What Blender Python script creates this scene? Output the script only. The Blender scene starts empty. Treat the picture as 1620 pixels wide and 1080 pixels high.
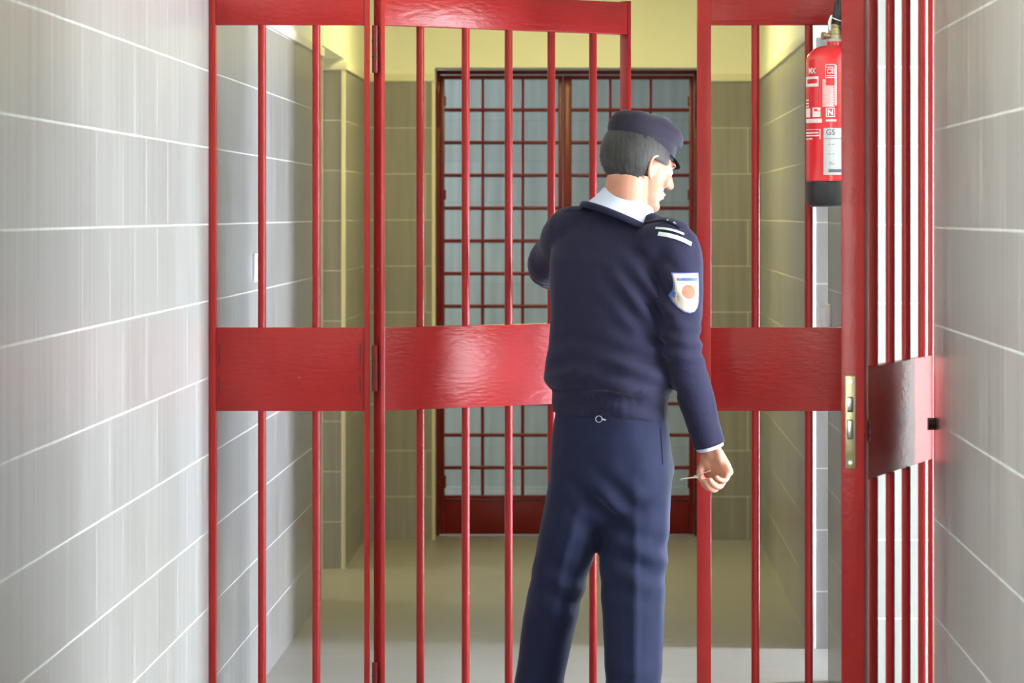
import bpy, bmesh, math, random
from mathutils import Vector, Matrix, noise
from mathutils.bvhtree import BVHTree
random.seed(7)
C = bpy.context.scene.collection
sc = bpy.context.scene
PI = math.pi

# ------------------------------------------------------------------ camera, world, exposure
FPX = 5700.0; VX, VY, HC = 952.0, 337.5, 1.486          # focal length (px), vanishing point, eye height
cd = bpy.data.cameras.new('camera'); cam = bpy.data.objects.new('camera', cd); C.objects.link(cam)
cam.location = (0, 0, HC); cam.rotation_euler = (PI/2, 0, 0)
cd.sensor_width = 36; cd.lens = 36*FPX/1620
cd.shift_x = -(VX-810)/1620; cd.shift_y = -(540-VY)/1620
cd.clip_start = .05; cd.clip_end = 60
cd.dof.use_dof = True; cd.dof.focus_distance = 9.6; cd.dof.aperture_fstop = 9.0
sc.camera = cam
w = bpy.data.worlds.new('world'); sc.world = w; w.use_nodes = True
w.node_tree.nodes['Background'].inputs[0].default_value = (.6, .68, .8, 1)
w.node_tree.nodes['Background'].inputs[1].default_value = .1
sc.view_settings.view_transform = 'Standard'; sc.view_settings.look = 'None'
sc.view_settings.gamma = 1; sc.view_settings.use_curve_mapping = False
sc.view_settings.exposure = 0.0

DAY = (.84, .92, 1.0); WARM = (1.0, .87, .35)
E_WIN1, E_WIN2, E_WIN3, E_WINF, E_FILL5, E_FILL6, E_FILL7, E_FILL8 = 44.0, 125.0, 9.0, 18.0, 4.5, 36.0, 30.0, 11.5   # pane strengths: daylight windows, then the added unseen fill windows
E_CEIL_NEAR, E_CEIL_FAR = 7.0, 35.0                      # ceiling lamps

def P(px, py, Y): return Vector(((px-VX)*Y/FPX, Y, HC-(py-VY)*Y/FPX))

# ------------------------------------------------------------------ materials
def new_mat(name):
    m = bpy.data.materials.new(name); m.use_nodes = True
    nt = m.node_tree; return m, nt, nt.nodes['Principled BSDF']
def N(nt, t, **kw):
    n = nt.nodes.new(t)
    for k, v in kw.items(): setattr(n, k, v)
    return n
def math_(nt, op, a, b=None):
    n = N(nt, 'ShaderNodeMath', operation=op)
    for i, v in enumerate((a, b)):
        if v is None: continue
        if isinstance(v, (int, float)): n.inputs[i].default_value = v
        else: nt.links.new(v, n.inputs[i])
    return n.outputs[0]
def mixc(nt, f, a, b, mode='MIX'):
    n = N(nt, 'ShaderNodeMix', data_type='RGBA', blend_type=mode)
    for s, v in ((n.inputs[0], f), (n.inputs[6], a), (n.inputs[7], b)):
        if isinstance(v, (int, float)): s.default_value = v
        elif isinstance(v, tuple): s.default_value = (*v[:3], 1)
        else: nt.links.new(v, s)
    return n.outputs[2]
def simple(name, col, rough=.5, metal=0, noise_amt=.0, nscale=40, bump=0, bscale=60, spec=.5, stretch=None, coat=0, sheen=0):
    m, nt, b = new_mat(name)
    b.inputs['Base Color'].default_value = (*col, 1); b.inputs['Roughness'].default_value = rough
    b.inputs['Metallic'].default_value = metal; b.inputs['Specular IOR Level'].default_value = spec
    b.inputs['Coat Weight'].default_value = coat; b.inputs['Coat Roughness'].default_value = .2
    if sheen: b.inputs['Sheen Weight'].default_value = sheen; b.inputs['Sheen Roughness'].default_value = .4
    tc = N(nt, 'ShaderNodeTexCoord'); src = tc.outputs['Object']
    if stretch:
        mp = N(nt, 'ShaderNodeMapping'); mp.inputs['Scale'].default_value = stretch; nt.links.new(src, mp.inputs[0]); src = mp.outputs[0]
    if noise_amt:
        n = N(nt, 'ShaderNodeTexNoise'); n.inputs['Scale'].default_value = nscale; n.inputs['Detail'].default_value = 4
        nt.links.new(src, n.inputs[0])
        d = tuple(c*(1-noise_amt) for c in col); l = tuple(min(1, c*(1+noise_amt)) for c in col)
        nt.links.new(mixc(nt, n.outputs[0], d, l), b.inputs['Base Color'])
    if bump:
        n = N(nt, 'ShaderNodeTexNoise'); n.inputs['Scale'].default_value = bscale; n.inputs['Detail'].default_value = 3
        nt.links.new(src, n.inputs[0])
        bp = N(nt, 'ShaderNodeBump'); bp.inputs['Strength'].default_value = bump; bp.inputs['Distance'].default_value = .002
        nt.links.new(n.outputs[0], bp.inputs['Height']); nt.links.new(bp.outputs[0], b.inputs['Normal'])
    return m
def emit(name, col, s):
    m, nt, b = new_mat(name)
    b.inputs['Base Color'].default_value = (*col, 1)
    b.inputs['Emission Color'].default_value = (*col, 1); b.inputs['Emission Strength'].default_value = s
    return m

TILE_TOP = 2.087
def tile_wall(name, paint, u_off=0.0, v_off=.196, tile=(.300, .292, .280), grout=(.54, .54, .51), top=TILE_TOP, skirt=False):
    """wall: 42 x 21 cm running-bond tiles with vertical streaks below, plain paint above"""
    m, nt, b = new_mat(name); L = nt.links.new
    g = N(nt, 'ShaderNodeNewGeometry'); sp = N(nt, 'ShaderNodeSeparateXYZ'); L(g.outputs['Position'], sp.inputs[0])
    sn = N(nt, 'ShaderNodeSeparateXYZ'); L(g.outputs['True Normal'], sn.inputs[0])
    side = math_(nt, 'GREATER_THAN', math_(nt, 'ABSOLUTE', sn.outputs[0]), .6)
    ux = math_(nt, 'MULTIPLY', math_(nt, 'SUBTRACT', 1, side), sp.outputs[0])
    uy = math_(nt, 'MULTIPLY', side, sp.outputs[1])
    u = math_(nt, 'ADD', math_(nt, 'ADD', ux, uy), math_(nt, 'ADD', 20.0 - .0855, math_(nt, 'MULTIPLY', side, -.0945)))
    v = math_(nt, 'ADD', sp.outputs[2], 4.2 - v_off)
    cb = N(nt, 'ShaderNodeCombineXYZ'); L(u, cb.inputs[0]); L(v, cb.inputs[1])
    br = N(nt, 'ShaderNodeTexBrick'); L(cb.outputs[0], br.inputs[0]); br.offset = .5; br.offset_frequency = 2
    br.inputs['Color1'].default_value = (*[c*.95 for c in tile], 1); br.inputs['Color2'].default_value = (*[c*1.05 for c in tile], 1)
    br.inputs['Mortar'].default_value = (*grout, 1); br.inputs['Scale'].default_value = 1
    br.inputs['Mortar Size'].default_value = .0027; br.inputs['Mortar Smooth'].default_value = .25
    br.inputs['Brick Width'].default_value = .42; br.inputs['Row Height'].default_value = .21
    # vertical streaks of the glaze
    sv = N(nt, 'ShaderNodeCombineXYZ'); L(math_(nt, 'MULTIPLY', u, 26), sv.inputs[0]); L(math_(nt, 'MULTIPLY', v, 1.3), sv.inputs[1])
    n1 = N(nt, 'ShaderNodeTexNoise'); n1.inputs['Scale'].default_value = 1; n1.inputs['Detail'].default_value = 5; L(sv.outputs[0], n1.inputs[0])
    rmp = N(nt, 'ShaderNodeMapRange'); rmp.inputs[1].default_value = .3; rmp.inputs[2].default_value = .7
    rmp.inputs[3].default_value = .86; rmp.inputs[4].default_value = 1.12; L(n1.outputs[0], rmp.inputs[0])
    cc = N(nt, 'ShaderNodeCombineXYZ')
    for i in range(3): L(rmp.outputs[0], cc.inputs[i])
    col = mixc(nt, 1.0, br.outputs[0], cc.outputs[0], 'MULTIPLY')
    up = math_(nt, 'GREATER_THAN', sp.outputs[2], top)
    col = mixc(nt, up, col, paint)
    L(col, b.inputs['Base Color'])
    rg = math_(nt, 'ADD', math_(nt, 'MULTIPLY', up, .25), math_(nt, 'ADD', .33, math_(nt, 'MULTIPLY', br.outputs['Fac'], .3)))
    L(rg, b.inputs['Roughness'])
    h = math_(nt, 'ADD', math_(nt, 'MULTIPLY', n1.outputs[0], .25), math_(nt, 'MULTIPLY', br.outputs['Fac'], -1.0))
    h = math_(nt, 'MULTIPLY', h, math_(nt, 'SUBTRACT', 1, up))
    bp = N(nt, 'ShaderNodeBump'); bp.inputs['Strength'].default_value = .5; bp.inputs['Distance'].default_value = .0012
    L(h, bp.inputs['Height']); L(bp.outputs[0], b.inputs['Normal'])
    return m
def tile_floor():
    m, nt, b = new_mat('floor_tiles'); L = nt.links.new
    g = N(nt, 'ShaderNodeNewGeometry'); sp = N(nt, 'ShaderNodeSeparateXYZ'); L(g.outputs['Position'], sp.inputs[0])
    u = math_(nt, 'ADD', sp.outputs[1], 20.0 - 11.63 + .4*0); v = math_(nt, 'ADD', sp.outputs[0], -.645 + .2085*30)
    cb = N(nt, 'ShaderNodeCombineXYZ'); L(u, cb.inputs[0]); L(v, cb.inputs[1])
    br = N(nt, 'ShaderNodeTexBrick'); L(cb.outputs[0], br.inputs[0]); br.offset = 0
    t = (.29, .285, .275)
    br.inputs['Color1'].default_value = (*[c*.97 for c in t], 1); br.inputs['Color2'].default_value = (*[c*1.03 for c in t], 1)
    br.inputs['Mortar'].default_value = (.30, .28, .25, 1); br.inputs['Scale'].default_value = 1
    br.inputs['Mortar Size'].default_value = .0012; br.inputs['Mortar Smooth'].default_value = .3
    br.inputs['Brick Width'].default_value = .4; br.inputs['Row Height'].default_value = .2085
    sv = N(nt, 'ShaderNodeCombineXYZ'); L(math_(nt, 'MULTIPLY', u, 22), sv.inputs[1]); L(math_(nt, 'MULTIPLY', v, 2.5), sv.inputs[0])
    n1 = N(nt, 'ShaderNodeTexNoise'); n1.inputs['Scale'].default_value = 1; n1.inputs['Detail'].default_value = 5; L(sv.outputs[0], n1.inputs[0])
    rmp = N(nt, 'ShaderNodeMapRange'); rmp.inputs[1].default_value = .3; rmp.inputs[2].default_value = .7
    rmp.inputs[3].default_value = .93; rmp.inputs[4].default_value = 1.06; L(n1.outputs[0], rmp.inputs[0])
    cc = N(nt, 'ShaderNodeCombineXYZ')
    for i in range(3): L(rmp.outputs[0], cc.inputs[i])
    L(mixc(nt, 1.0, br.outputs[0], cc.outputs[0], 'MULTIPLY'), b.inputs['Base Color'])
    b.inputs['Roughness'].default_value = .34
    bp = N(nt, 'ShaderNodeBump'); bp.inputs['Strength'].default_value = .25; bp.inputs['Distance'].default_value = .001
    L(n1.outputs[0], bp.inputs['Height']); L(bp.outputs[0], b.inputs['Normal'])
    return m
def red_paint(name, col=(.33, .017, .016), rough=.33, bump=.28, bscale=55, stretch=(1, 1, 1)):
    """thick brushed gloss paint with small chips"""
    m, nt, b = new_mat(name); L = nt.links.new
    tc = N(nt, 'ShaderNodeTexCoord')
    mp = N(nt, 'ShaderNodeMapping'); mp.inputs['Scale'].default_value = stretch; L(tc.outputs['Object'], mp.inputs[0])
    n1 = N(nt, 'ShaderNodeTexNoise'); n1.inputs['Scale'].default_value = 9; n1.inputs['Detail'].default_value = 6; L(tc.outputs['Object'], n1.inputs[0])
    c = mixc(nt, n1.outputs[0], tuple(x*.8 for x in col), tuple(x*1.2 for x in col))
    n3 = N(nt, 'ShaderNodeTexNoise'); n3.inputs['Scale'].default_value = 38; n3.inputs['Detail'].default_value = 2; L(tc.outputs['Object'], n3.inputs[0])
    chip = math_(nt, 'GREATER_THAN', n3.outputs[0], .79)
    L(mixc(nt, chip, c, (.30, .22, .2)), b.inputs['Base Color'])
    b.inputs['Roughness'].default_value = rough; b.inputs['Specular IOR Level'].default_value = .30
    n2 = N(nt, 'ShaderNodeTexNoise'); n2.inputs['Scale'].default_value = bscale; n2.inputs['Detail'].default_value = 4; L(mp.outputs[0], n2.inputs[0])
    bp = N(nt, 'ShaderNodeBump'); bp.inputs['Strength'].default_value = bump; bp.inputs['Distance'].default_value = .003
    L(n2.outputs[0], bp.inputs['Height']); L(bp.outputs[0], b.inputs['Normal'])
    return m

YEL = (.90, .91, .78); CREAM = (.80, .76, .55)
M = dict(
    wall=tile_wall('tiled_wall', YEL, u_off=-.01),
    wall_far=tile_wall('tiled_wall_beyond', (.6, .66, .66), v_off=.073, tile=(.40, .43, .42), grout=(.34, .37, .36), top=2.6),
    floor=tile_floor(),
    ceil=simple('ceiling_paint', (.78, .75, .62), .8),
    ledge=simple('painted_ledge', (.82, .79, .62), .55),
    bead=simple('corner_bead', (.78, .74, .56), .4),
    beadw=simple('white_corner_bead', (.85, .86, .86), .4),
    red=red_paint('red_gloss_paint', bump=.35),
    red_rail=red_paint('brushed_red_paint', rough=.27, bump=.6, bscale=26, stretch=(1, 1, 3.5)),
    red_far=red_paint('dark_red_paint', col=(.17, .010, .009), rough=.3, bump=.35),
    white=simple('white_plastic', (.85, .86, .88), .3),
    brass=simple('worn_brass', (.42, .34, .20), .38, .8, .35, 60, .2),
    steel=simple('steel', (.62, .62, .6), .28, 1, .1, 90),
    dark=simple('dark_brown_rubber', (.035, .018, .015), .5),
    black=simple('black_plastic', (.012, .012, .014), .38),
    extred=simple('extinguisher_red', (.72, .008, .016), .22, coat=.5),
    print=simple('white_print', (.85, .72, .72), .4),
    label=simple('white_label', (.45, .45, .46), .35),
    ink=simple('label_ink', (.12, .12, .14), .5),
    greyink=simple('grey_ink', (.10, .10, .12), .5),
    navy=simple('navy_wool', (.0125, .0115, .034), .85, 0, .12, 160, .45, 420, .25, sheen=.10),
    trouser=simple('navy_trouser_cloth', (.0065, .009, .034), .8, 0, .10, 140, .3, 500, .25, sheen=.08),
    cap=simple('navy_cap_cloth', (.019, .0155, .029), .85, 0, .1, 150, .3, 400, .25, sheen=.12),
    shirt=simple('pale_blue_shirt', (.50, .55, .70), .7, 0, .04, 80, .1),
    skin=simple('skin', (.48, .215, .14), .5, 0, .08, 30, .12, 220, .4),
    hair=simple('grey_hair', (.036, .034, .033), .6, 0, .9, 1, .6, 1, .3, stretch=(110, 110, 22)),
    shoe=simple('black_leather', (.01, .01, .012), .3),
    lamp_near=emit('lamp_diffuser', (.90, 1, .93), E_CEIL_NEAR),
    lamp_far=emit('warm_lamp_diffuser', WARM, E_CEIL_FAR),
    win1=emit('daylight_pane', DAY, E_WIN1), win2=emit('daylight_pane_blue', (.82, .88, 1), E_WIN2),
    win3=emit('daylight_pane_warm', (1, .93, .62), E_WIN3), fill7=emit('fill_pane_passage', DAY, E_FILL7), fill8=emit('fill_pane_left', (.88, .96, .94), E_FILL8), fill6=emit('fill_pane_side', (.74, .84, 1), E_FILL6), fill5=emit('fill_pane_end', (.92, .95, 1), E_FILL5), winf=emit('daylight_pane_far', (.80, .92, 1), E_WINF),  # passage, left, side and end panes belong to the added fill windows
    eye=simple('eye_white', (.8, .78, .75), .2), iris=simple('brown_iris', (.05, .025, .015), .2),
    lip=simple('lips', (.48, .2, .16), .5),
    patch_blue=simple('patch_blue', (.05, .09, .34), .7), patch_gold=simple('patch_gold', (.45, .31, .14), .6),
    patch_cream=simple('patch_cream', (.46, .43, .38), .7), patch_red=simple('patch_red', (.42, .10, .05), .7),
    silver=simple('silver_braid', (.52, .55, .52), .5),
)

# ------------------------------------------------------------------ building helpers
def link(o, parent=None):
    C.objects.link(o)
    if parent is not None: o.parent = parent
    return o
def from_bm(name, bm, mat, parent=None, smooth=False, autosmooth=None):
    bmesh.ops.recalc_face_normals(bm, faces=bm.faces)
    me = bpy.data.meshes.new(name); bm.to_mesh(me); bm.free()
    me.materials.append(mat)
    if smooth:
        for p in me.polygons: p.use_smooth = True
        if autosmooth is not None: me.set_sharp_from_angle(angle=math.radians(autosmooth))
    return link(bpy.data.objects.new(name, me), parent)
def tag(o, label=None, cat=None, group=None, kind=None):
    if label: o['label'] = label
    if cat: o['category'] = cat
    if group: o['group'] = group
    if kind: o['kind'] = kind
    return o
def thing(name, label, cat, loc=(0, 0, 0), rotz=0, group=None):
    o = bpy.data.objects.new(name, None); C.objects.link(o); o.location = loc; o.rotation_euler = (0, 0, rotz)
    o.empty_display_size = .1
    return tag(o, label, cat, group)
def bx(bm, x0, x1, y0, y1, z0, z1, bev=0, seg=2):
    r = bmesh.ops.create_cube(bm, size=1)
    vs = r['verts']
    for v in vs: v.co = Vector((x0+(v.co.x+.5)*(x1-x0), y0+(v.co.y+.5)*(y1-y0), z0+(v.co.z+.5)*(z1-z0)))
    if bev:
        es = list({e for v in vs for e in v.link_edges})
        bmesh.ops.bevel(bm, geom=es, offset=bev, segments=seg, profile=.5, affect='EDGES')
def box(name, x0, x1, y0, y1, z0, z1, mat, parent=None, bev=0):
    bm = bmesh.new(); bx(bm, x0, x1, y0, y1, z0, z1, bev)
    return from_bm(name, bm, mat, parent, smooth=bev > 0, autosmooth=40)
def struct(name, x0, x1, y0, y1, z0, z1, mat, bev=0, parent=None):
    o = box(name, x0, x1, y0, y1, z0, z1, mat, parent, bev)
    if parent is None: o['kind'] = 'structure'
    return o
def cyl(bm, p0, p1, r0, r1=None, seg=20, caps=True):
    p0, p1 = Vector(p0), Vector(p1); r1 = r0 if r1 is None else r1
    d = p1-p0; q = d.to_track_quat('Z', 'Y').to_matrix().to_4x4()
    bmesh.ops.create_cone(bm, cap_ends=caps, cap_tris=False, segments=seg, radius1=r0, radius2=r1, depth=d.length,
                          matrix=Matrix.Translation((p0+p1)/2) @ q)
def rod(name, p0, p1, r, mat, parent=None, seg=20):
    bm = bmesh.new(); cyl(bm, p0, p1, r, seg=seg)
    return from_bm(name, bm, mat, parent, True, 40)
def sphere(bm, c, r, seg=24, rings=14, rot=None):
    """r: radius or (rx,ry,rz)"""
    if not isinstance(r, (tuple, list)): r = (r, r, r)
    mt = Matrix.Translation(Vector(c)) @ (rot.to_4x4() if rot is not None else Matrix.Identity(4)) @ Matrix.Diagonal((*r, 1))
    return bmesh.ops.create_uvsphere(bm, u_segments=seg, v_segments=rings, radius=1, matrix=mt)['verts']
def loft(bm, rings, seg=32, caps=True):
    """rings: (center, axis_u, axis_v, a, b, power)"""
    prev = None; first = None
    for c, u, v, a, b, pw in rings:
        cur = []
        for i in range(seg):
            t = 2*PI*i/seg; ct, st = math.cos(t), math.sin(t)
            x = math.copysign(abs(ct)**(2/pw), ct); y = math.copysign(abs(st)**(2/pw), st)
            cur.append(bm.verts.new(Vector(c)+u*a*x+v*b*y))
        if prev:
            for i in range(seg): bm.faces.new((prev[i], prev[(i+1) % seg], cur[(i+1) % seg], cur[i]))
        else: first = cur
        prev = cur
    if caps: bm.faces.new(first[::-1]); bm.faces.new(prev)
def catmull(pts, n=6):
    out = []
    P_ = [pts[0]]+list(pts)+[pts[-1]]
    for i in range(1, len(P_)-2):
        for k in range(n):
            t = k/n; a, b, c, d = P_[i-1], P_[i], P_[i+1], P_[i+2]
            out.append(tuple(.5*((2*b[j])+(-a[j]+c[j])*t+(2*a[j]-5*b[j]+4*c[j]-d[j])*t*t+(-a[j]+3*b[j]-3*c[j]+d[j])*t**3) for j in range(len(b))))
    out.append(tuple(pts[-1])); return out
def tube(bm, pts, seg=20, n=5, caps=True, ref=Vector((0, -1, 0))):
    """pts: (x,y,z,r) or (x,y,z,ra,rb): smooth tapering limb with rounded ends"""
    pts = [p if len(p) == 5 else (*p, p[3]) for p in pts]
    q = catmull(pts, n); rings = []
    for i, p in enumerate(q):
        a = Vector(q[max(0, i-1)][:3]); b = Vector(q[min(len(q)-1, i+1)][:3]); t = (b-a).normalized()
        v = (ref - t*ref.dot(t)).normalized(); u = t.cross(v)
        rings.append((Vector(p[:3]), u, v, p[3], p[4], 2))
    loft(bm, rings, seg, caps)
    if caps:
        sphere(bm, q[0][:3], (q[0][3]+q[0][4])/2, 16, 10); sphere(bm, q[-1][:3], (q[-1][3]+q[-1][4])/2, 16, 10)
def remeshed(bm, voxel, smooth_it=6, fac=.5):
    bmesh.ops.recalc_face_normals(bm, faces=bm.faces)
    me = bpy.data.meshes.new('work'); bm.to_mesh(me); bm.free()
    o = bpy.data.objects.new('work', me); C.objects.link(o)
    r = o.modifiers.new('r', 'REMESH'); r.mode = 'VOXEL'; r.voxel_size = voxel; r.use_smooth_shade = True
    if smooth_it:
        s = o.modifiers.new('s', 'SMOOTH'); s.factor = fac; s.iterations = smooth_it
    dg = bpy.context.evaluated_depsgraph_get(); dg.update()
    out = bpy.data.meshes.new_from_object(o.evaluated_get(dg), depsgraph=dg)
    bpy.data.objects.remove(o); bpy.data.meshes.remove(me)
    return out
def displace(me, fn):
    me.update(); nn = [v.normal.copy() for v in me.vertices]
    for v, n in zip(me.vertices, nn): v.co = v.co + n*fn(v.co, n)
    me.update()
def mesh_obj(name, me, mat, parent=None):
    me.name = name; me.materials.clear(); me.materials.append(mat)
    for p in me.polygons: p.use_smooth = True
    return link(bpy.data.objects.new(name, me), parent)

# ------------------------------------------------------------------ the setting
XL, XR, YB, ZC = -1.078, .72, 16.42, 2.75
HEAD = 2.135                                             # height of the side openings
T = .15
struct('floor', -3.2, 3.2, -1.3, 19, -.1, 0, M['floor'])
struct('ceiling', -3.2, 3.2, -1.3, 19, ZC, ZC+.1, M['ceil'])
struct('wall_back', XL-T, XR+T, -1.3, -1.15, 0, ZC, M['wall'])
# left side: long wall, opening 13.87 - 15.08, last piece
struct('wall_left', XL-T, XL, -1.15, 13.87, 0, ZC, M['wall'])
struct('wall_left', XL-T, XL, 13.87, 15.08, HEAD, ZC, M['wall'])
struct('wall_left', XL-T, XL, 15.08, YB, 0, ZC, M['wall'])
struct('wall_left', -2.9, XL-T, 15.08, 15.22, 0, ZC, M['wall'])
struct('wall_left', -2.9, XL-T, 13.2, 13.35, 0, ZC, M['wall'])
struct('wall_left', -3.05, -2.9, 13.2, 15.22, 0, ZC, M['wall'])
# right side: wall, side passage 7.85 - 9.61, wall, doorway 11.47 - 12.3, wall
struct('wall_right', XR, XR+.06, -1.15, 7.80, 0, ZC, M['wall'])
struct('wall_right', XR, XR+T, 7.80, 9.61, 2.3, ZC, M['wall'])
struct('wall_right', XR, 2.85, 9.61, 9.76, 0, ZC, M['wall'])
struct('wall_right', XR, XR+T, 9.76, 10.22, 0, ZC, M['wall'])
struct('wall_right', XR, XR+T, 10.68, 11.47, 0, ZC, M['wall'])
struct('wall_right', XR, XR+T, 10.22, 10.68, 0, .3, M['wall'])
struct('wall_right', XR, XR+T, 10.22, 10.68, 1.6, ZC, M['wall'])
struct('wall_right', XR, XR+T, 11.47, 12.3, HEAD, ZC, M['wall'])
struct('wall_right', XR, 2.85, 12.3, 12.45, 0, ZC, M['wall'])
struct('wall_right', XR, XR+T, 12.45, YB, 0, ZC, M['wall'])
struct('wall_right', XR+.06, 2.85, 6.9, 7.05, 0, ZC, M['wall'])
struct('wall_right', 2.85, 3.0, 6.9, 12.45, 0, ZC, M['wall'])
# far wall with the double gate's opening
OX0, OX1, OZ = (688-VX)*YB/FPX, (1108-VX)*YB/FPX, HC+(VY-107)*YB/FPX
struct('wall_front', XL-T, OX0, YB, YB+.2, 0, ZC, M['wall'])
struct('wall_front', OX1, XR+T, YB, YB+.2, 0, ZC, M['wall'])
struct('wall_front', OX0, OX1, YB, YB+.2, OZ, ZC, M['wall'])
# the cross corridor beyond the far gate
struct('wall_beyond', -3.2, 3.2, 18.5, 18.65, 0, ZC, M['wall_far'])
struct('wall_beyond', -3.2, -3.05, 16.62, 18.5, 0, ZC, M['wall_far'])
struct('wall_beyond', 3.05, 3.2, 16.62, 18.5, 0, ZC, M['wall_far'])
struct('baseboard_far', -3.05, 3.05, 18.485, 18.5, 0, .085, M['wall_far'], bev=.004)
struct('wall_beyond', -3.05, XL-T, YB, YB+.2, 0, ZC, M['wall_far'])
struct('wall_beyond', XR+T, 3.05, YB, YB+.2, 0, ZC, M['wall_far'])
# ledge along the top of the tiles
L0, L1, LD = TILE_TOP, TILE_TOP+.035, .012
k = 1
def trim(x0, x1, y0, y1, z0, z1, m='ledge', bev=.003):
    global k
    struct('trim_%d' % k, x0, x1, y0, y1, z0, z1, M[m], bev); k += 1
trim(XL, XL+LD, -1.1, 13.87, L0, L1)
trim(XL, XL+LD, 15.08, YB-LD, L0, L1)
trim(-1.5, XL+LD, 15.068, 15.08, L0, L1)
trim(XR-LD, XR, -1.1, 7.80, L0, L1)
trim(XR-LD, XR, 9.95, 11.47, L0, L1)
trim(XR-LD, XR, 12.3, YB-LD, L0, L1)
trim(XL, OX0, YB-LD, YB, L0, L1)
trim(OX1, XR, YB-LD, YB, L0, L1)
# corner beads
BW = .014
trim(OX0-BW, OX0+.001, YB-.004, YB+.03, 0, TILE_TOP, 'bead', .001)
trim(XL-.02, XL+.004, 13.855, 13.874, 0, TILE_TOP, 'bead', .001)
trim(XL-.012, XL+.005, 15.074, 15.095, 0, TILE_TOP, 'bead', .001)
trim(XR-.004, XR+.010, 12.295, 12.31, 0, TILE_TOP, 'beadw', .001)
trim(XR-.002, XR+.008, 7.796, 7.8015, 0, TILE_TOP, 'beadw', .0005)

# windows that bring the daylight (in the side rooms), plus added unseen fill windows
def window(n, x, y0, y1, z0, z1, pane, face):
    """casement on a wall whose room side faces `face` (+1 / -1 along x)"""
    fr = bmesh.new(); d = .03*face
    xa, xb = sorted((x, x+d)); w = .05
    bx(fr, xa, xb, y0-w, y1+w, z0-w, z0); bx(fr, xa, xb, y0-w, y1+w, z1, z1+w)
    bx(fr, xa, xb, y0-w, y0, z0, z1); bx(fr, xa, xb, y1, y1+w, z0, z1)
    f = from_bm('window_%d' % n, fr, M['white']); f['kind'] = 'structure'
    xa, xb = sorted((x+.002*face, x+.012*face))
    box('pane', xa, xb, y0, y1, z0, z1, M[pane], f)
window(1, 2.85, 8.0, 9.42, .25, 1.95, 'win1', -1)
window(2, 2.85, 11.85, 12.24, .3, 1.8, 'win2', -1)
window(3, -2.9, 14.3, 15.0, .5, 1.8, 'win3', 1)
window(4, -3.05, 16.9, 18.2, 1.5, 2.6, 'winf', 1)

struct('window_6', XR+.12, XR+T, 10.22, 10.68, .3, 1.6, M['white'])  # added glowing pane in a hidden recess, brightens the left wall
box('pane', XR+.112, XR+.119, 10.25, 10.65, .34, 1.56, M['fill6'], bpy.data.objects['window_6'])
window(8, XL, 4.8, 5.95, .9, 2.2, 'fill8', 1)  # added out of view to brighten the near right wall
bm = bmesh.new()                                         # added window in the passage end wall, lights the side door's hinge end
for a_ in ((1.80, 2.50, 1.65, 1.70), (1.80, 2.50, 2.4, 2.45), (1.80, 1.85, 1.7, 2.4), (2.45, 2.50, 1.7, 2.4)):
    bx(bm, a_[0], a_[1], 9.58, 9.61, a_[2], a_[3])
f7 = from_bm('window_7', bm, M['white']); f7['kind'] = 'structure'
box('pane', 1.85, 2.45, 9.598, 9.608, 1.7, 2.4, M['fill7'], f7)
bm = bmesh.new()  # added window behind the camera, puts a sheen on the red rails
for a_ in ((-.75, .45, 1.35, 1.40), (-.75, .45, 2.50, 2.55), (-.75, -.70, 1.40, 2.50), (.40, .45, 1.40, 2.50), (-.175, -.125, 1.40, 2.50)):
    bx(bm, a_[0], a_[1], -1.15, -1.12, a_[2], a_[3])
f5 = from_bm('window_5', bm, M['white']); f5['kind'] = 'structure'
box('pane', -.70, .40, -1.148, -1.138, 1.40, 2.50, M['fill5'], f5)

# ceiling lamps above the frame
def ceiling_lamp(x, y, mat, label):
    t = thing('ceiling_light', label, 'ceiling light', (x, y, ZC))
    bm = bmesh.new(); bx(bm, -.16, .16, -.62, .62, -.05, 0, .006); from_bm('housing', bm, M['white'], t, True, 40)
    bm = bmesh.new(); bx(bm, -.14, .14, -.60, .60, -.062, -.048, .004); from_bm('diffuser', bm, mat, t, True, 40)
ceiling_lamp(-.05, 3.0, M['lamp_near'], 'white ceiling lamp nearest the camera end of the corridor')
ceiling_lamp(-.05, 5.8, M['lamp_near'], 'white ceiling lamp a few steps before the barred partition')
ceiling_lamp(-.18, 14.7, M['lamp_far'], 'warm ceiling lamp between barred partition and far double gate')

# wall switches
def switch(x, y, z, face, label, w=.08, h=.085, d=.016):
    t = thing('light_switch', label, 'light switch', (x, y, z))
    bm = bmesh.new(); xa, xb = sorted((0, face*d*.55)); bx(bm, xa, xb, -w/2, w/2, -h/2, h/2, .003); from_bm('plate', bm, M['white'], t, True, 40)
    bm = bmesh.new(); xa, xb = sorted((face*d*.5, face*d)); bx(bm, xa, xb, -w*.33, w*.33, -h*.38, h*.38, .0025); from_bm('rocker', bm, M['white'], t, True, 40)
switch(XL, 11.17, 1.318, 1, 'white light switch on the left wall behind the partition bars', h=.09, d=.018)
switch(XR, 11.35, 1.155, -1, 'white light switch on the right wall below the extinguisher', h=.09, d=.03)

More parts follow.
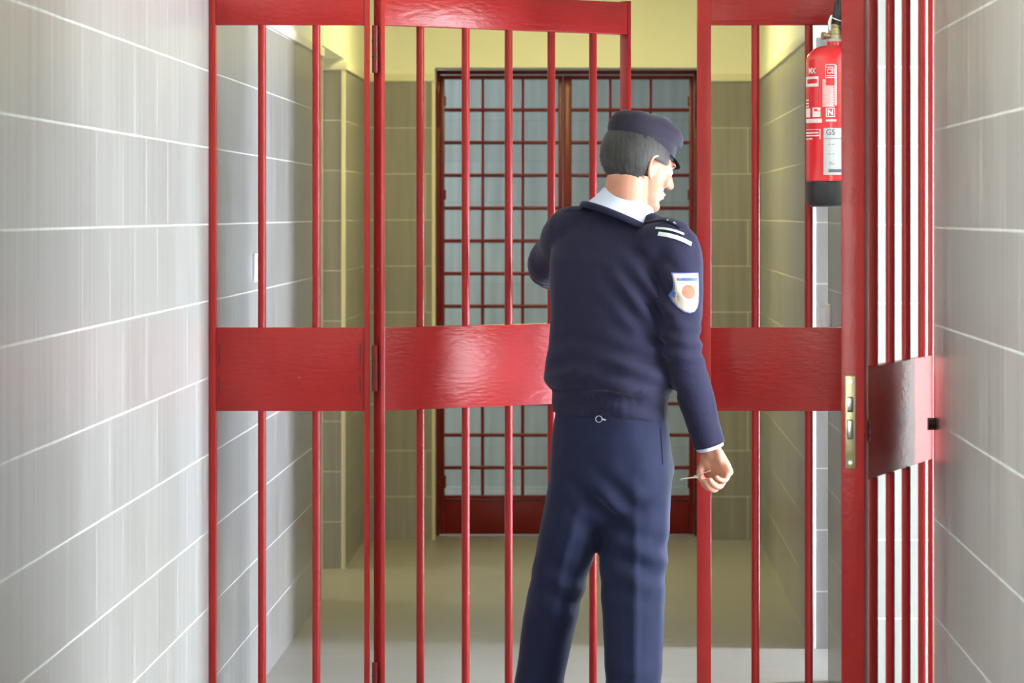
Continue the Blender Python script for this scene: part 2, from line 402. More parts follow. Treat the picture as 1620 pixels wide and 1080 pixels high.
# ------------------------------------------------------------------ barred partition across the corridor
YG = 9.88
gx = lambda px: (px-VX)*YG/FPX
Z_TOP0, Z_TOP1 = 2.003, 2.100                            # top rail
Z_MID0, Z_MID1 = .944, 1.173                             # middle plate
Z_BOT0, Z_BOT1 = .02, .10
Dp = .037
part = thing('barred_partition', 'fixed red barred partition with wide middle plates spanning the corridor on both sides of the open door', 'barred gate', (0, YG, 0))
def pbox(name, x0, x1, z0, z1, m='red', d0=0, d1=Dp, bev=.0015):
    return box(name, x0, x1, d0, d1, z0, z1, M[m], part, bev)
for a, b in ((330, 341), (576, 584)):
    pbox('stile', gx(a), gx(b), 0, 2.30)
pbox('post', gx(1103), gx(1125), 0, 2.30, d1=.045)
pbox('stile', XR-.02, XR, 0, 2.30)
pbox('header_rail', gx(330), XR, 2.30, 2.36, d1=.045)
pbox('threshold_strip', gx(330), XR, 0, .006, d1=.045)
for a, b, last in ((341, 576, 0), (1125, 1363.5, 1)):
    x1 = XR-.02 if last else gx(b)
    pbox('top_rail', gx(a), x1, Z_TOP0, Z_TOP1, 'red_rail', .001, Dp-.001)
    pbox('middle_plate', gx(a), x1, Z_MID0, Z_MID1, 'red_rail', .003, Dp-.003)
    pbox('bottom_rail', gx(a), x1, Z_BOT0, Z_BOT1, 'red_rail', .001, Dp-.001)
BR = .0112
for px in (414.5, 500.5, 1195, 1279.5):
    x = gx(px)*(YG+Dp/2)/YG
    for z0, z1 in ((Z_BOT1, Z_MID0), (Z_MID1, Z_TOP0), (Z_TOP1, 2.30)):
        rod('bar', (x, Dp/2, z0), (x, Dp/2, z1), BR, M['red'], part)
# small weld seams on the left plate
for x in (gx(347), gx(570)):
    for z0, z1 in ((.99, 1.04), (1.07, 1.13)):
        pbox('weld_seam', x-.0012, x+.0012, z0, z1, 'dark', .0015, .004, 0)

# ------------------------------------------------------------------ open door leaf (hinged on the left, swung away)
A = math.atan2(.616, .788); W = .876
door = thing('barred_door', 'red barred door standing ajar behind the man, hinged beside the left panel', 'barred door', (gx(603), YG, 0), A)
def dbox(name, x0, x1, z0, z1, m='red', d0=0, d1=Dp, bev=.0015, par=None):
    return box(name, x0, x1, d0, d1, z0, z1, M[m], par or door, bev)
dbox('stile', 0, .013, .02, Z_TOP1); dbox('stile', W-.013, W, .02, Z_TOP1-.0)
dbox('top_rail', .013, W-.013, Z_TOP0, Z_TOP1-.004, 'red_rail', .001, Dp-.001)
dbox('middle_plate', .013, W-.013, Z_MID0, Z_MID1, 'red_rail', .002, Dp-.002)
dbox('bottom_rail', .013, W-.013, Z_BOT0, Z_BOT1, 'red_rail', .001, Dp-.001)
for t in (.144, .299, .4485, .600, .750):
    for z0, z1 in ((Z_BOT1, Z_MID0), (Z_MID1, Z_TOP0)):
        rod('bar', (t, Dp/2, z0), (t, Dp/2, z1), BR, M['red'], door)
# hinges between the partition stile and the door
for zc, hh in ((1.487+(337.5-78)/577, .13), (1.487-(583-337.5)/577, .125), (.20, .11)):
    h = rod('hinge', (-.009, .016, zc-hh/2), (-.009, .016, zc+hh/2), .0085, M['red_far'], door)
    for s in (-1, 1):
        rod('hinge_collar', (-.009, .016, zc+s*hh*.17-.002), (-.009, .016, zc+s*hh*.17+.002), .0095, M['dark'], h)

# ------------------------------------------------------------------ side door leaf with the lock (near, right)
hx, hy = .714, 7.977; ux, uy = -.2065/.7107, -.68/.7107
A2 = math.atan2(uy, ux); W2 = .708; TH = .048
# local x: hinge -> free edge ; local y: -X side is y<0 ... visible +X face at y = +TH/2
side = thing('barred_door', 'red barred side door with a brass lock plate, standing open towards the camera', 'barred door', (hx, hy, 0), A2)
def sbox(name, x0, x1, z0, z1, m='red', d0=-TH/2, d1=TH/2, bev=.002, par=None):
    return box(name, x0, x1, d0, d1, z0, z1, M[m], par or side, bev)
OFF = 0.0
sbox('stile', W2-.037, W2, .02, 2.2); sbox('stile', 0, .02, .02, 2.2, d0=TH/2-.012)
sbox('top_rail', .02, W2-.037, 2.10, 2.2, 'red_rail', TH/2-.022, TH/2-.001)
sbox('middle_plate', .02, W2-.037, Z_MID0, Z_MID1, 'red_rail', TH/2-.022, TH/2-.002)
sbox('bottom_rail', .02, W2-.037, .06, .16, 'red_rail', TH/2-.022, TH/2-.001)
for t in (.585, .424, .264, .094):
    for z0, z1 in ((.16, Z_MID0), (Z_MID1, 2.10)):
        rod('bar', (t, .0155, z0), (t, .0155, z1), .0098, M['red'], side)
for zc in (.3, 1.9):
    rod('hinge', (-.008, TH/2-.006, zc-.06), (-.008, TH/2-.006, zc+.06), .008, M['red_far'], side)
# lock plate on the free edge
kx = FPX/7.29
zt = HC-(595-VY)/kx; zb = HC-(741-VY)/kx; yc = -(1348-1351)/kx*-1
ly = -(1348-1351)/kx                                     # plate sits a little left of the middle
plate = sbox('lock_plate', W2, W2+.0025, zb, zt, 'brass', -.0105-.004, .0105-.004, .0008)
def lock_part(name, y0, y1, pa, pb, m, depth, bev=.001):
    z1, z0 = HC-(pa-VY)/kx, HC-(pb-VY)/kx
    return box(name, W2+.0015, W2+depth, y0, y1, z0, z1, M[m], plate, bev)
lock_part('latch_bolt', -.009, .000, 630, 649, 'steel', .009)
lock_part('deadbolt', -.0085, -.0005, 666, 693, 'steel', .005)
lock_part('bolt_slot', -.0105, .0015, 628, 652, 'dark', .0029, 0); lock_part('bolt_slot', -.0105, .0015, 664, 695, 'dark', .0029, 0)
for py in (604, 732):
    z = HC-(py-VY)/kx
    s = rod('screw', (W2+.002, -.004, z), (W2+.0042, -.004, z), .0042, M['steel'], plate)
    box('screw_slot', W2+.0042, W2+.0045, -.0075, -.0005, z-.0006, z+.0006, M['dark'], s) if False else None
# keyhole escutcheon on the visible face of the plate
bm = bmesh.new(); bx(bm, .655, .669, TH/2-.002, TH/2+.001, 1.022, 1.062, .001)
from_bm('keyhole_cover', bm, M['red_far'], side, True, 40)
for z, r in ((1.052, .0045), (1.035, .003)):
    rod('keyhole', (.662, TH/2+.0005, z), (.662, TH/2+.0016, z), r, M['dark'], side, 14)

# door stop on the right wall
zs = HC-(668.5-VY)*7.80/FPX
ds = rod('door_stop', (XR, 7.76, zs), (XR-.018, 7.76, zs), .0135, M['dark'])
tag(ds, 'dark brown rubber door stop on the right wall beside the side door', 'door stop')

# ------------------------------------------------------------------ far double gate
YF = 16.60
fx = lambda px: (px-VX)*YF/FPX
fz = lambda py: HC-(py-VY)*YF/FPX
fr = thing('gate_frame', 'dark red steel frame around the far double gate', 'gate frame', (0, YF, 0))
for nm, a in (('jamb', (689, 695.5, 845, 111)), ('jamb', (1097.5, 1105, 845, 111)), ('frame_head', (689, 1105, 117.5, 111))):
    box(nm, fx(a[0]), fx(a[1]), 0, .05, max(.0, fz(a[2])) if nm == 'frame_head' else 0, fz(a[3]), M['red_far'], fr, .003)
def far_leaf(x0, x1, bars, meet, label, hinge_side):
    lf = thing('barred_door', label, 'barred door', (fx((x0+x1)/2), YF, 0))
    ox = fx((x0+x1)/2)
    def q(name, a, b, c, d, y0=.005, y1=.04, m='red_far', bev=.002, par=None):
        return box(name, fx(a)-ox, fx(b)-ox, y0, y1, fz(d), fz(c), M[m], par or lf, bev)
    q('stile', x0, x0+7, 119, 845); q('stile', x1-7, x1, 119, 845)
    q('top_rail', x0+7, x1-7, 119, 125.5)
    q('bottom_panel', x0+7, x1-7, 790, 845, .008, .034, 'red_far')
    q('sill_rail', x0+7, x1-7, 783.5, 789, .0, .04)
    for py in (173.8, 225.5, 277.3, 329.2, 381, 432.8, 484.5, 536.3, 588, 638.5, 688.3, 739.8):
        rod('crossbar', (fx(x0+7)-ox, .018, fz(py)), (fx(x1-7)-ox, .018, fz(py)), .0085, M['red_far'], lf, 12)
    for px in bars:
        rod('bar', (fx(px)-ox, .030, fz(784)), (fx(px)-ox, .030, fz(125)), .0075, M['red_far'], lf, 12)
    hxp = x0-3.5 if hinge_side < 0 else x1+3.5
    for a, b in ((145, 200), (455, 510), (763, 820)):
        rod('hinge', (fx(hxp)-ox, -.006, fz(b)), (fx(hxp)-ox, -.006, fz(a)), .0095, M['red_far'], lf, 14)
    for a, b in ((152, 168), (300, 316), (600, 616), (752, 772)):
        c = x0+7 if hinge_side < 0 else x1-9
        q('lug', c, c+2.5, a, b, .0, .03)
    if meet:
        q('cover_strip', 891, 904.5, 119, 845, -.008, .006)
    return lf
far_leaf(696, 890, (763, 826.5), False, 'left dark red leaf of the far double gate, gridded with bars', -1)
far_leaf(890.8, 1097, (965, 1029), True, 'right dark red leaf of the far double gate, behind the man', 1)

# ------------------------------------------------------------------ fire extinguisher
EX, EY, ER = .6325, 9.765-.03, .0805
EXC = Vector((EX, EY, 0)); ks = FPX/EY
ez = lambda py: HC-(py-VY)/ks
ext = thing('fire_extinguisher', 'red fire extinguisher with black base and white labels hanging on the right wall', 'fire extinguisher', (EX, EY, ez(327)))
ez0 = ez(327)
def lathe(name, prof, mat, parent, seg=48):
    bm = bmesh.new(); prev = None
    for r, z in prof:
        cur = [bm.verts.new((r*math.cos(2*PI*i/seg), r*math.sin(2*PI*i/seg), z-ez0)) for i in range(seg)]
        if prev:
            for i in range(seg): bm.faces.new((prev[i], prev[(i+1) % seg], cur[(i+1) % seg], cur[i]))
        else: bm.faces.new(cur[::-1])
        prev = cur
    bm.faces.new(prev)
    return from_bm(name, bm, mat, parent, True, 35)
body_top = ez(64)
sh = [(ER, ez(286)), (ER, ez(98))]
for i in range(1, 11):
    a = i/10*PI/2
    sh.append((.024+(ER-.024)*math.cos(a), ez(98)+(ez(72)-ez(98))*math.sin(a)))
sh += [(.024, ez(66)), (.020, ez(63))]
cyl_o = lathe('cylinder', sh, M['extred'], ext)
lathe('base_skirt', [(ER-.012, ez(327)), (ER-.003, ez(325)), (ER+.0015, ez(318)), (ER+.002, ez(290)), (ER+.001, ez(287)), (ER, ez(286.4))], M['black'], ext)
lathe('neck_ring', [(.026, ez(66)), (.027, ez(64)), (.026, ez(62))], M['label'], ext)
lathe('valve', [(.021, ez(62)), (.022, ez(55)), (.016, ez(54)), (.013, ez(44)), (.015, ez(43)), (.013, ez(38))], M['brass'], ext, 24)
bm = bmesh.new(); cyl(bm, (0, 0, ez(57)-ez0), (-.030, -.012, ez(57)-ez0), .008, seg=16); cyl(bm, (-.030, -.012, ez(57)-ez0), (-.037, -.015, ez(57)-ez0), .0105, seg=16)
from_bm('gauge', bm, M['brass'], ext, True, 40)
# squeeze handle and carrying lever, tilted up
bm = bmesh.new()
tube(bm, [(.002, .0, ez(42)-ez0, .011, .012), (.004, -.004, ez(28)-ez0, .014, .014), (.008, -.006, ez(14)-ez0, .014, .013), (.006, -.004, ez(6)-ez0, .011, .011)], 16)
from_bm('lever', bm, M['black'], ext, True)
bm = bmesh.new()
tube(bm, [(-.004, .0, ez(44)-ez0, .009), (.03, -.004, ez(40)-ez0, .009), (.062, -.004, ez(33)-ez0, .008)], 14)
from_bm('carry_handle', bm, M['black'], ext, True)
bm = bmesh.new()
tube(bm, [(-.016, -.014, ez(47)-ez0, .0035), (-.018, -.018, ez(36)-ez0, .0045), (-.013, -.017, ez(26)-ez0, .003)], 10)
tube(bm, [(-.014, -.016, ez(28)-ez0, .0015), (.008, -.022, ez(33)-ez0, .0015), (.030, -.016, ez(36)-ez0, .0015)], 8)
from_bm('safety_seal', bm, M['white'], ext, True)
bm = bmesh.new()   # hose down the far side
tube(bm, [(.015, .02, ez(50)-ez0, .008), (.05, .05, ez(58)-ez0, .008), (.068, .062, ez(90)-ez0, .008), (.070, .064, ez(220)-ez0, .008), (.068, .062, ez(280)-ez0, .011)], 12)
from_bm('hose', bm, M['black'], ext, True)
bm = bmesh.new(); bx(bm, .050, XR-EX, -.02, .02, ez(75)-ez0, ez(69)-ez0, .001); bx(bm, ER-.012, XR-EX, -.028, .028, ez(110)-ez0, ez(69)-ez0, .001)
from_bm('wall_bracket', bm, M['steel'], ext, True, 40)
# printing wrapped round the cylinder
def on_cyl(px, py, off):
    a = max(-.999, min(.999, (px-(VX+EX*ks))/(ER*ks)))
    th = math.asin(a); r = ER+off
    return Vector((r*math.sin(th), -r*math.cos(th), ez(py)-ez0))
def th_of(px): return math.asin(max(-.999, min(.999, (px-(VX+EX*ks))/(ER*ks))))
def wrap_rect(bm, a, b, c, d, off=.0006):
    t0, t1 = (th_of(a) if not isinstance(a, str) else 0), (th_of(b) if b < 1360 else .9)
    n = max(1, int(abs(t1-t0)/.12)); r = ER+off; z0, z1 = ez(d)-ez0, ez(c)-ez0
    pv = None
    for i in range(n+1):
        t = t0+(t1-t0)*i/n
        cu = (bm.verts.new((r*math.sin(t), -r*math.cos(t), z0)), bm.verts.new((r*math.sin(t), -r*math.cos(t), z1)))
        if pv: bm.faces.new((pv[0], cu[0], cu[1], pv[1]))
        pv = cu
def wrap_text(name, s, pxc, pyc, hpx, mat, parent, off=.001, bold=.0, sx=1.0):
    """pxc, pyc: centre of the text on the cylinder"""
    cu = bpy.data.curves.new('t', 'FONT'); cu.body = s; cu.size = hpx/ks*1.38; cu.align_x = 'CENTER'; cu.align_y = 'CENTER'
    cu.offset = bold; cu.resolution_u = 3
    o = bpy.data.objects.new('t', cu); C.objects.link(o)
    dg = bpy.context.evaluated_depsgraph_get(); dg.update()
    me = bpy.data.meshes.new_from_object(o.evaluated_get(dg), depsgraph=dg); bpy.data.objects.remove(o)
    t0 = th_of(pxc); r = ER+off
    for v in me.vertices:
        t = t0+v.co.x*sx/r; z = ez(pyc)-ez0+v.co.y
        v.co = (r*math.sin(t), -r*math.cos(t), z)
    return mesh_obj(name, me, mat, parent)
pr = bmesh.new()
for a, b, c, d in ((1273.2, 1293, 122, 126), (1273.2, 1293, 133, 138), (1273.2, 1277, 126, 133), (1291, 1293, 126, 133),
                   (1273.2, 1279, 158, 160), (1273.2, 1279, 163, 165), (1273.2, 1279, 168, 170),
                   (1273.4, 1281, 172, 186), (1284, 1296, 171, 173), (1284, 1286, 173, 186), (1286, 1296, 177, 186), (1291, 1296, 173, 176),
                   (1273.4, 1298, 188.5, 195), (1273.6, 1296, 205, 206), (1294.5, 1296, 206, 221), (1273.6, 1293, 209.5, 212), (1273.6, 1294, 214, 216), (1273.8, 1284, 219, 221),
                   (1303, 1319, 103.5, 104.3), (1303, 1319, 124, 124.8), (1303, 1303.8, 104, 124), (1318.2, 1319, 104, 124),
                   (1304, 1316, 107.5, 108.7), (1305, 1317, 121, 122),
                   (1304, 1318, 172, 173), (1304, 1305.2, 173, 185), (1317, 1318, 173, 185), (1304, 1318, 185, 186), (1304, 1320, 190, 193)):
    wrap_rect(pr, a, b, c, d)
for i in range(22):                                      # the column of fine print
    wrap_rect(pr, 1299, 1303.5 + (i % 3)*.5 if i < 5 else 1316+(i % 2), 127+i*2.0, 128+i*2.0)
wrap_rect(pr, 1317.5, 1320.5, 105, 168)
from_bm('printed_panel', pr, M['print'], cyl_o)
wrap_text('printed_lettering', 'MX', 1283, 113.5, 9, M['print'], cyl_o, bold=.0006)
wrap_text('printed_lettering', 'CE', 1311, 114.6, 7.5, M['print'], cyl_o, bold=.0001)
wrap_text('printed_lettering', 'N', 1311, 179.5, 9, M['print'], cyl_o, bold=.0006)
wl = bmesh.new(); wrap_rect(wl, 1300.5, 1400, 203.5, 277, .0012); lab = from_bm('paper_label', wl, M['label'], cyl_o)
wrap_text('label_lettering', 'GS', 1311, 210.5, 9, M['greyink'], lab, off=.0017, bold=.0002)
for a, b, c, d in ((1302, 1330, 220, 221), (1307, 1318, 229, 229.8), (1307, 1318, 244, 244.8), (1309, 1314, 257, 257.8), (1309, 1318, 259.5, 260.3)):
    wk = bmesh.new(); wrap_rect(wk, a, b, c, d, .0017); from_bm('text_line', wk, M['greyink'], lab)
wk = bmesh.new(); wrap_rect(wk, 1308, 1331, 268, 273, .0017); from_bm('code_strip', wk, M['greyink'], lab)

# ------------------------------------------------------------------ the man walking through the door
YM = 9.70; mp = YM/FPX
def Q(px, py, dy=0):                                     # point of the man at distance YM+dy
    Y = YM+dy; return Vector(((px-VX)*Y/FPX, Y, HC-(py-VY)*Y/FPX))
yaw = math.radians(-22)
F = Vector((-math.sin(yaw), math.cos(yaw), 0)); R = Vector((math.cos(yaw), math.sin(yaw), 0)); U = Vector((0, 0, 1))
def t4(v, *r): return (v.x, v.y, v.z, *r)

# --- joints
shR, elR, wrR = Q(1066, 392, -.07), Q(1078, 545, -.10), Q(1122, 703, -.06)
shL = Q(902, 366, .07); elL = Vector((-.150, 10.00, 1.335)); haL = Vector((.035, 10.315, 1.25)); wrL = elL+(haL-elL)*.74
hipR, knR, anR = Q(1010, 760), Q(1001, 895, -.03), Vector((.087, 9.62, .09))
hipL, knL, anL = Q(925, 760), Q(888, 900, .03), Vector((-.192, 9.84, .09))

# --- sweater
bm = bmesh.new()
spine = [  # px, py, a, b, power, dy
    (964, 660, .160, .114, 2.3, 0), (964, 645, .162, .118, 2.3, 0), (964, 628, .160, .116, 2.3, 0), (964, 620, .163, .120, 2.3, 0), (965, 612, .176, .134, 2.3, 0), (965, 600, .181, .138, 2.3, 0), (965, 578, .178, .135, 2.3, 0),
    (966, 545, .170, .126, 2.3, 0), (967, 500, .166, .120, 2.3, 0), (969, 450, .172, .118, 2.4, .005), (972, 415, .178, .115, 2.4, .01), (977, 385, .170, .102, 2.3, .015),
    (982, 362, .135, .085, 2.1, .015), (986, 345, .098, .072, 2, .015), (990, 333, .074, .062, 2, .015)]
rings = []
for px, py, a, b, pw, dy in spine:
    tl = max(0, min(1, (480-py)/100))*math.radians(9)    # right shoulder lower than the left
    u = R*math.cos(tl)-U*math.sin(tl)
    c = Q(px, py, dy)
    if py > 600: u = R*math.cos(.06)-U*math.sin(.06)
    rings.append((c, u, F, a, b, pw))
loft(bm, rings, 48)
tube(bm, [t4(shR+Vector((-.05, 0, .01)), .06), t4(shR, .070, .068), t4(shR*.5+elR*.5+Vector((.006, 0, 0)), .062, .064), t4(elR, .054, .056), t4(elR*.5+wrR*.5, .050, .050), t4(wrR+(elR-wrR)*.13, .043, .042)], 24, 5)
tube(bm, [t4(shL+R*.05+Vector((0, 0, .0)), .06), t4(shL, .066), t4(shL*.5+elL*.5, .060), t4(elL, .056), t4(elL*.5+wrL*.5, .048), t4(wrL, .040)], 24, 5)
# trapezius slopes
tube(bm, [t4(Q(992, 350, .01), .055), t4(Q(1035, 372, -.02), .052), t4(shR, .058)], 16, 4)
tube(bm, [t4(Q(980, 348, .02), .055), t4(Q(935, 352, .05), .050), t4(shL, .054)], 16, 4)
me = remeshed(bm, .0065, 7, .5)
def cloth(me, amp, band=None, folds=()):
    def fn(co, n):
        d = noise.noise(Vector((co.x*9, co.y*9, co.z*5)))*amp + noise.noise(Vector((co.x*22+5, co.y*22, co.z*11)))*amp*.4
        for (c, dr, wv, am, rad) in folds:
            r = (co-c).length
            if r < rad: d += am*math.sin((co-c).dot(dr)/wv*2*PI)*(1-r/rad)**2*2
        if band: d += band(co)
        return d
    displace(me, fn)
zband = Q(964, 618).z
fold = [(Q(1030, 470, -.1), Vector((.75, 0, .6)).normalized(), .055, .0075, .18),
        (Q(1000, 590, -.1), Vector((.3, 0, .95)).normalized(), .06, .0060, .22),
        (Q(900, 600, -.1), Vector((-.3, 0, .95)).normalized(), .06, .0045, .18),
        (elR, Vector((.2, 0, .97)).normalized(), .04, .0060, .12),
        (Q(1110, 680, -.08), Vector((.3, 0, .95)).normalized(), .022, .0015, .06)]
def ribs(co):
    if co.z < zband+.004+.05*(0) and co.x < .2 and co.z > .9:
        a = math.atan2(co.y-YM, co.x-.02)
        return -.004+.0008*math.sin(a*110)
    return 0
cloth(me, .0035, ribs, fold)
sweater_me = me

# --- trousers
bm = bmesh.new()
rings = []
for px, py, a, b, pw, dy in ((965, 642, .147, .105, 2.2, 0), (965, 665, .156, .113, 2.2, 0), (965, 700, .163, .122, 2.3, 0), (965, 740, .168, .128, 2.4, 0), (965, 780, .166, .124, 2.4, 0), (964, 800, .150, .100, 2.2, 0), (962, 822, .118, .075, 2, 0), (960, 838, .06, .05, 2, 0)):
    rings.append((Q(px, py, dy), R, F, a, b, pw))
loft(bm, rings, 48)
tube(bm, [t4(Q(1014, 740), .084, .10), t4(Q(1008, 810, -.01), .090, .10), t4(knR, .090, .088), t4(Q(1003, 990, -.05), .082, .082), t4(Q(1003, 1080, -.07), .076, .080), t4(anR+Vector((0, 0, -.03)), .082, .088)], 28, 6)
tube(bm, [t4(Q(920, 740), .084, .10), t4(Q(908, 810, .01), .084, .10), t4(knL, .076, .088), t4(Q(868, 990, .07), .072, .082), t4(Q(853, 1080, .10), .068, .078), t4(anL+Vector((0, 0, -.03)), .072, .086)], 28, 6)
me = remeshed(bm, .0085, 9, .5)
foldt = [(knR+Vector((.03, -.06, .02)), Vector((.45, 0, .9)).normalized(), .08, .006, .18),
         (knL+Vector((0, -.06, -.05)), Vector((.4, 0, .9)).normalized(), .08, .0055, .17),
         (Q(960, 800, -.1), Vector((.7, 0, .7)).normalized(), .07, .007, .16),
         (Q(1003, 1120, -.1), Vector((.1, 0, 1)).normalized(), .09, .005, .20)]
def crease(co):
    if co.z > .80: return 0
    k_ = min(1, (.80-co.z)/.2)
    # pressed crease down the back of each leg
    t = (knR.z-co.z)
    xr = .0885; xl = knL.x+(anL.x-knL.x)*max(0, (knL.z-co.z)/(knL.z-anL.z)) if co.z < knL.z else knL.x+(hipL.x-knL.x)*(co.z-knL.z)/(hipL.z-knL.z)
    d = min(abs(co.x-xr), abs(co.x-xl))
    return .006*k_*math.exp(-(d/.012)**2) if co.y < YM+.1 else 0
cloth(me, .0045, crease, foldt)
trouser_me = me

# --- body: head, neck, torso, arms with hands, legs - one surface
hyaw, hpit = math.radians(-58), math.radians(16)
HM = Matrix.Translation(Q(1011, 261, .01)) @ Matrix.Rotation(hyaw, 4, 'Z') @ Matrix.Rotation(-hpit, 4, 'X')
hr = HM.to_3x3()
def Hd(x, y, z): return HM @ Vector((x, y, z))
bm = bmesh.new()
sphere(bm, Hd(0, -.014, .026), (.075, .089, .087), rot=hr)          # cranium
sphere(bm, Hd(0, .030, -.005), (.068, .060, .090), rot=hr)          # face
sphere(bm, Hd(0, .040, -.060), (.050, .046, .050), rot=hr)          # jaw
sphere(bm, Hd(0, .072, -.094), (.022, .020, .018), rot=hr)          # chin
sphere(bm, Hd(0, .082, .022), (.050, .012, .014), rot=hr)           # brow
for s in (-1, 1): sphere(bm, Hd(s*.042, .062, -.025), (.024, .020, .022), rot=hr)    # cheeks
tube(bm, [t4(Hd(0, .087, .016), .009), t4(Hd(0, .100, -.008), .011), t4(Hd(0, .109, -.026), .013)], 12, 3)
for s in (-1, 1): sphere(bm, Hd(s*.012, .097, -.030), .009, rot=hr)
sphere(bm, Hd(0, .087, -.057), (.024, .010, .007), rot=hr); sphere(bm, Hd(0, .085, -.068), (.020, .010, .007), rot=hr)
for s in (-1, 1):                                                    # ears: rim, lobe, hollow left open
    er = [(.0, .018, .032), (.010, .004, .036), (.012, -.010, .026), (.010, -.012, .004), (.004, -.004, -.016), (.0, .006, -.026)]
    tube(bm, [t4(Hd(s*(.074+a), b-.006, c-.012), .0052) for a, b, c in er], 10, 4)
    sphere(bm, Hd(s*.076, 0, -.012), (.005, .014, .022), rot=hr)
nb = Q(988, 348, .02)
tube(bm, [t4(nb+Vector((0, 0, -.04)), .068), t4(nb*.5+Hd(0, -.02, -.07)*.5, .060, .062), t4(Hd(0, -.022, -.055), .058, .062), t4(Hd(0, -.02, -.01), .056)], 24, 5)
# torso, arms, legs inside the clothes
tr = [(Q(px, py, dy), (R if py > 480 else R*math.cos(.157)-U*math.sin(.157)), F, a*.86, b*.84, 2.2) for px, py, a, b, pw, dy in spine]
tr = [(Q(965, 790), R, F, .125, .085, 2.2), (Q(965, 730), R, F, .138, .10, 2.2)] + tr
loft(bm, tr, 32)
tube(bm, [t4(shR+Vector((-.04, 0, 0)), .05), t4(shR, .052), t4(elR, .040), t4(elR*.4+wrR*.6, .036), t4(wrR, .026, .031)], 18, 5)
tube(bm, [t4(shL+R*.04, .05), t4(shL, .050), t4(elL, .040), t4(elL*.5+wrL*.5, .036), t4(wrL, .026, .030)], 18, 5)
tube(bm, [t4(hipR, .078), t4(knR, .056), t4(knR*.5+anR*.5, .050), t4(anR, .036)], 18, 5)
tube(bm, [t4(hipL, .078), t4(knL, .056), t4(knL*.5+anL*.5, .050), t4(anL, .036)], 18, 5)
for a_, fd in ((anR, R*.2+F), (anL, F)):
    fd = fd.normalized(); tube(bm, [t4(a_+Vector((0, 0, -.02))-fd*.02, .034), t4(a_+fd*.07+Vector((0, 0, -.045)), .03), t4(a_+fd*.15+Vector((0, 0, -.062)), .022)], 14, 4)
def hand(bm, w0, d, n, curl, thumb):
    """w0 wrist, d wrist->knuckles, n palm normal; curl: bend per finger joint"""
    d = d.normalized(); n = (n-d*n.dot(d)).normalized(); a = d.cross(n)
    rt = Matrix((a, d, n)).transposed()                 # local x thumb side, y fingers, z palm
    L_ = lambda x, y, z: w0+a*x+d*y+n*z
    tube(bm, [t4(L_(0, -.03, 0), .024, .028), t4(L_(0, .0, 0), .019, .027), t4(L_(.001, .02, 0), .018, .031)], 18, 4, ref=a)
    # palm
    loft(bm, [(L_(.0, .008, 0), a, n, .027, .017, 2.4), (L_(.002, .03, 0), a, n, .036, .017, 2.6), (L_(.001, .06, -.001), a, n, .041, .015, 2.8), (L_(-.001, .083, -.002), a, n, .041, .0125, 2.8), (L_(-.001, .092, -.002), a, n, .038, .009, 2.4)], 24)
    sphere(bm, L_(.022, .035, .010), (.016, .028, .013), rot=rt); sphere(bm, L_(-.022, .035, .008), (.013, .028, .011), rot=rt)
    tips = []
    for i, (x, y, ln, r) in enumerate(((.029, .086, .84, .0092), (.0095, .091, .93, .0094), (-.0105, .087, .87, .0090), (-.029, .078, .70, .0080))):
        p = L_(x, y, -.002); ang = 0; pts = [t4(L_(x, y-.02, -.002), r)]; pts.append(t4(p, r*1.12))
        for seg_l, cv in ((.045*ln, curl[i][0]), (.028*ln, curl[i][1]), (.022*ln, curl[i][2])):
            ang += cv; p = p+(d*math.cos(ang)+n*math.sin(ang))*seg_l-a*(x*.10*seg_l/.04)*1.0
            r *= .93; pts.append(t4(p, r))
        tube(bm, pts, 12, 3, ref=a); tips.append(p)
    pts = [t4(L_(.016, .018, .006), .013), t4(L_(.032, .040, .012), .0125)]
    pts += [t4(L_(*c), r) for c, r in zip(thumb, (.0108, .0095, .008))]
    tube(bm, pts, 12, 4, ref=n); tips.append(L_(*thumb[-1]))
    return tips, L_
dR = Vector((.34, -.06, -.94)); nR = Vector((-.62, -.78, -.05))
tipsR, LR = hand(bm, wrR+Vector((.002, 0, -.004)), dR, nR, ((1.05, 1.15, .6), (1.0, 1.1, .6), (.95, 1.05, .6), (.85, 1.0, .5)), ((.043, .056, .024), (.036, .070, .036), (.026, .080, .042)))
dL = (haL-wrL).normalized()
tipsL, LL = hand(bm, wrL, dL, Vector((.75, .35, -.1)), ((.55, .8, .5), (.55, .8, .5), (.5, .8, .5), (.5, .7, .5)), ((.046, .050, .022), (.046, .068, .034), (.042, .082, .040)))
body_me = remeshed(bm, .0034, 4, .5)
man = mesh_obj('person', body_me, M['skin'])
tag(man, 'man in dark navy uniform and cap walking away through the open barred door', 'person')
sweater = mesh_obj('sweater', sweater_me, M['navy'], man)
trousers = mesh_obj('trousers', trouser_me, M['trouser'], man)

# eyes, brows
for s in (-1, 1):
    bm = bmesh.new(); sphere(bm, Hd(s*.030, .078, .002), .0115); e = from_bm('eye', bm, M['eye'], man, True)
    bm = bmesh.new(); sphere(bm, Hd(s*.030, .0862, .002), .0052); from_bm('iris', bm, M['iris'], e, True)
    bm = bmesh.new(); tube(bm, [t4(Hd(s*.014, .094, .017), .003), t4(Hd(s*.030, .092, .023), .0038), t4(Hd(s*.048, .080, .018), .0025)], 8, 4); from_bm('eyebrow', bm, M['hair'], man, True)
bm = bmesh.new(); sphere(bm, Hd(0, .0895, -.0575), (.020, .009, .0045), rot=hr); sphere(bm, Hd(0, .0880, -.067), (.017, .009, .005), rot=hr)
from_bm('lips', bm, M['lip'], man, True)

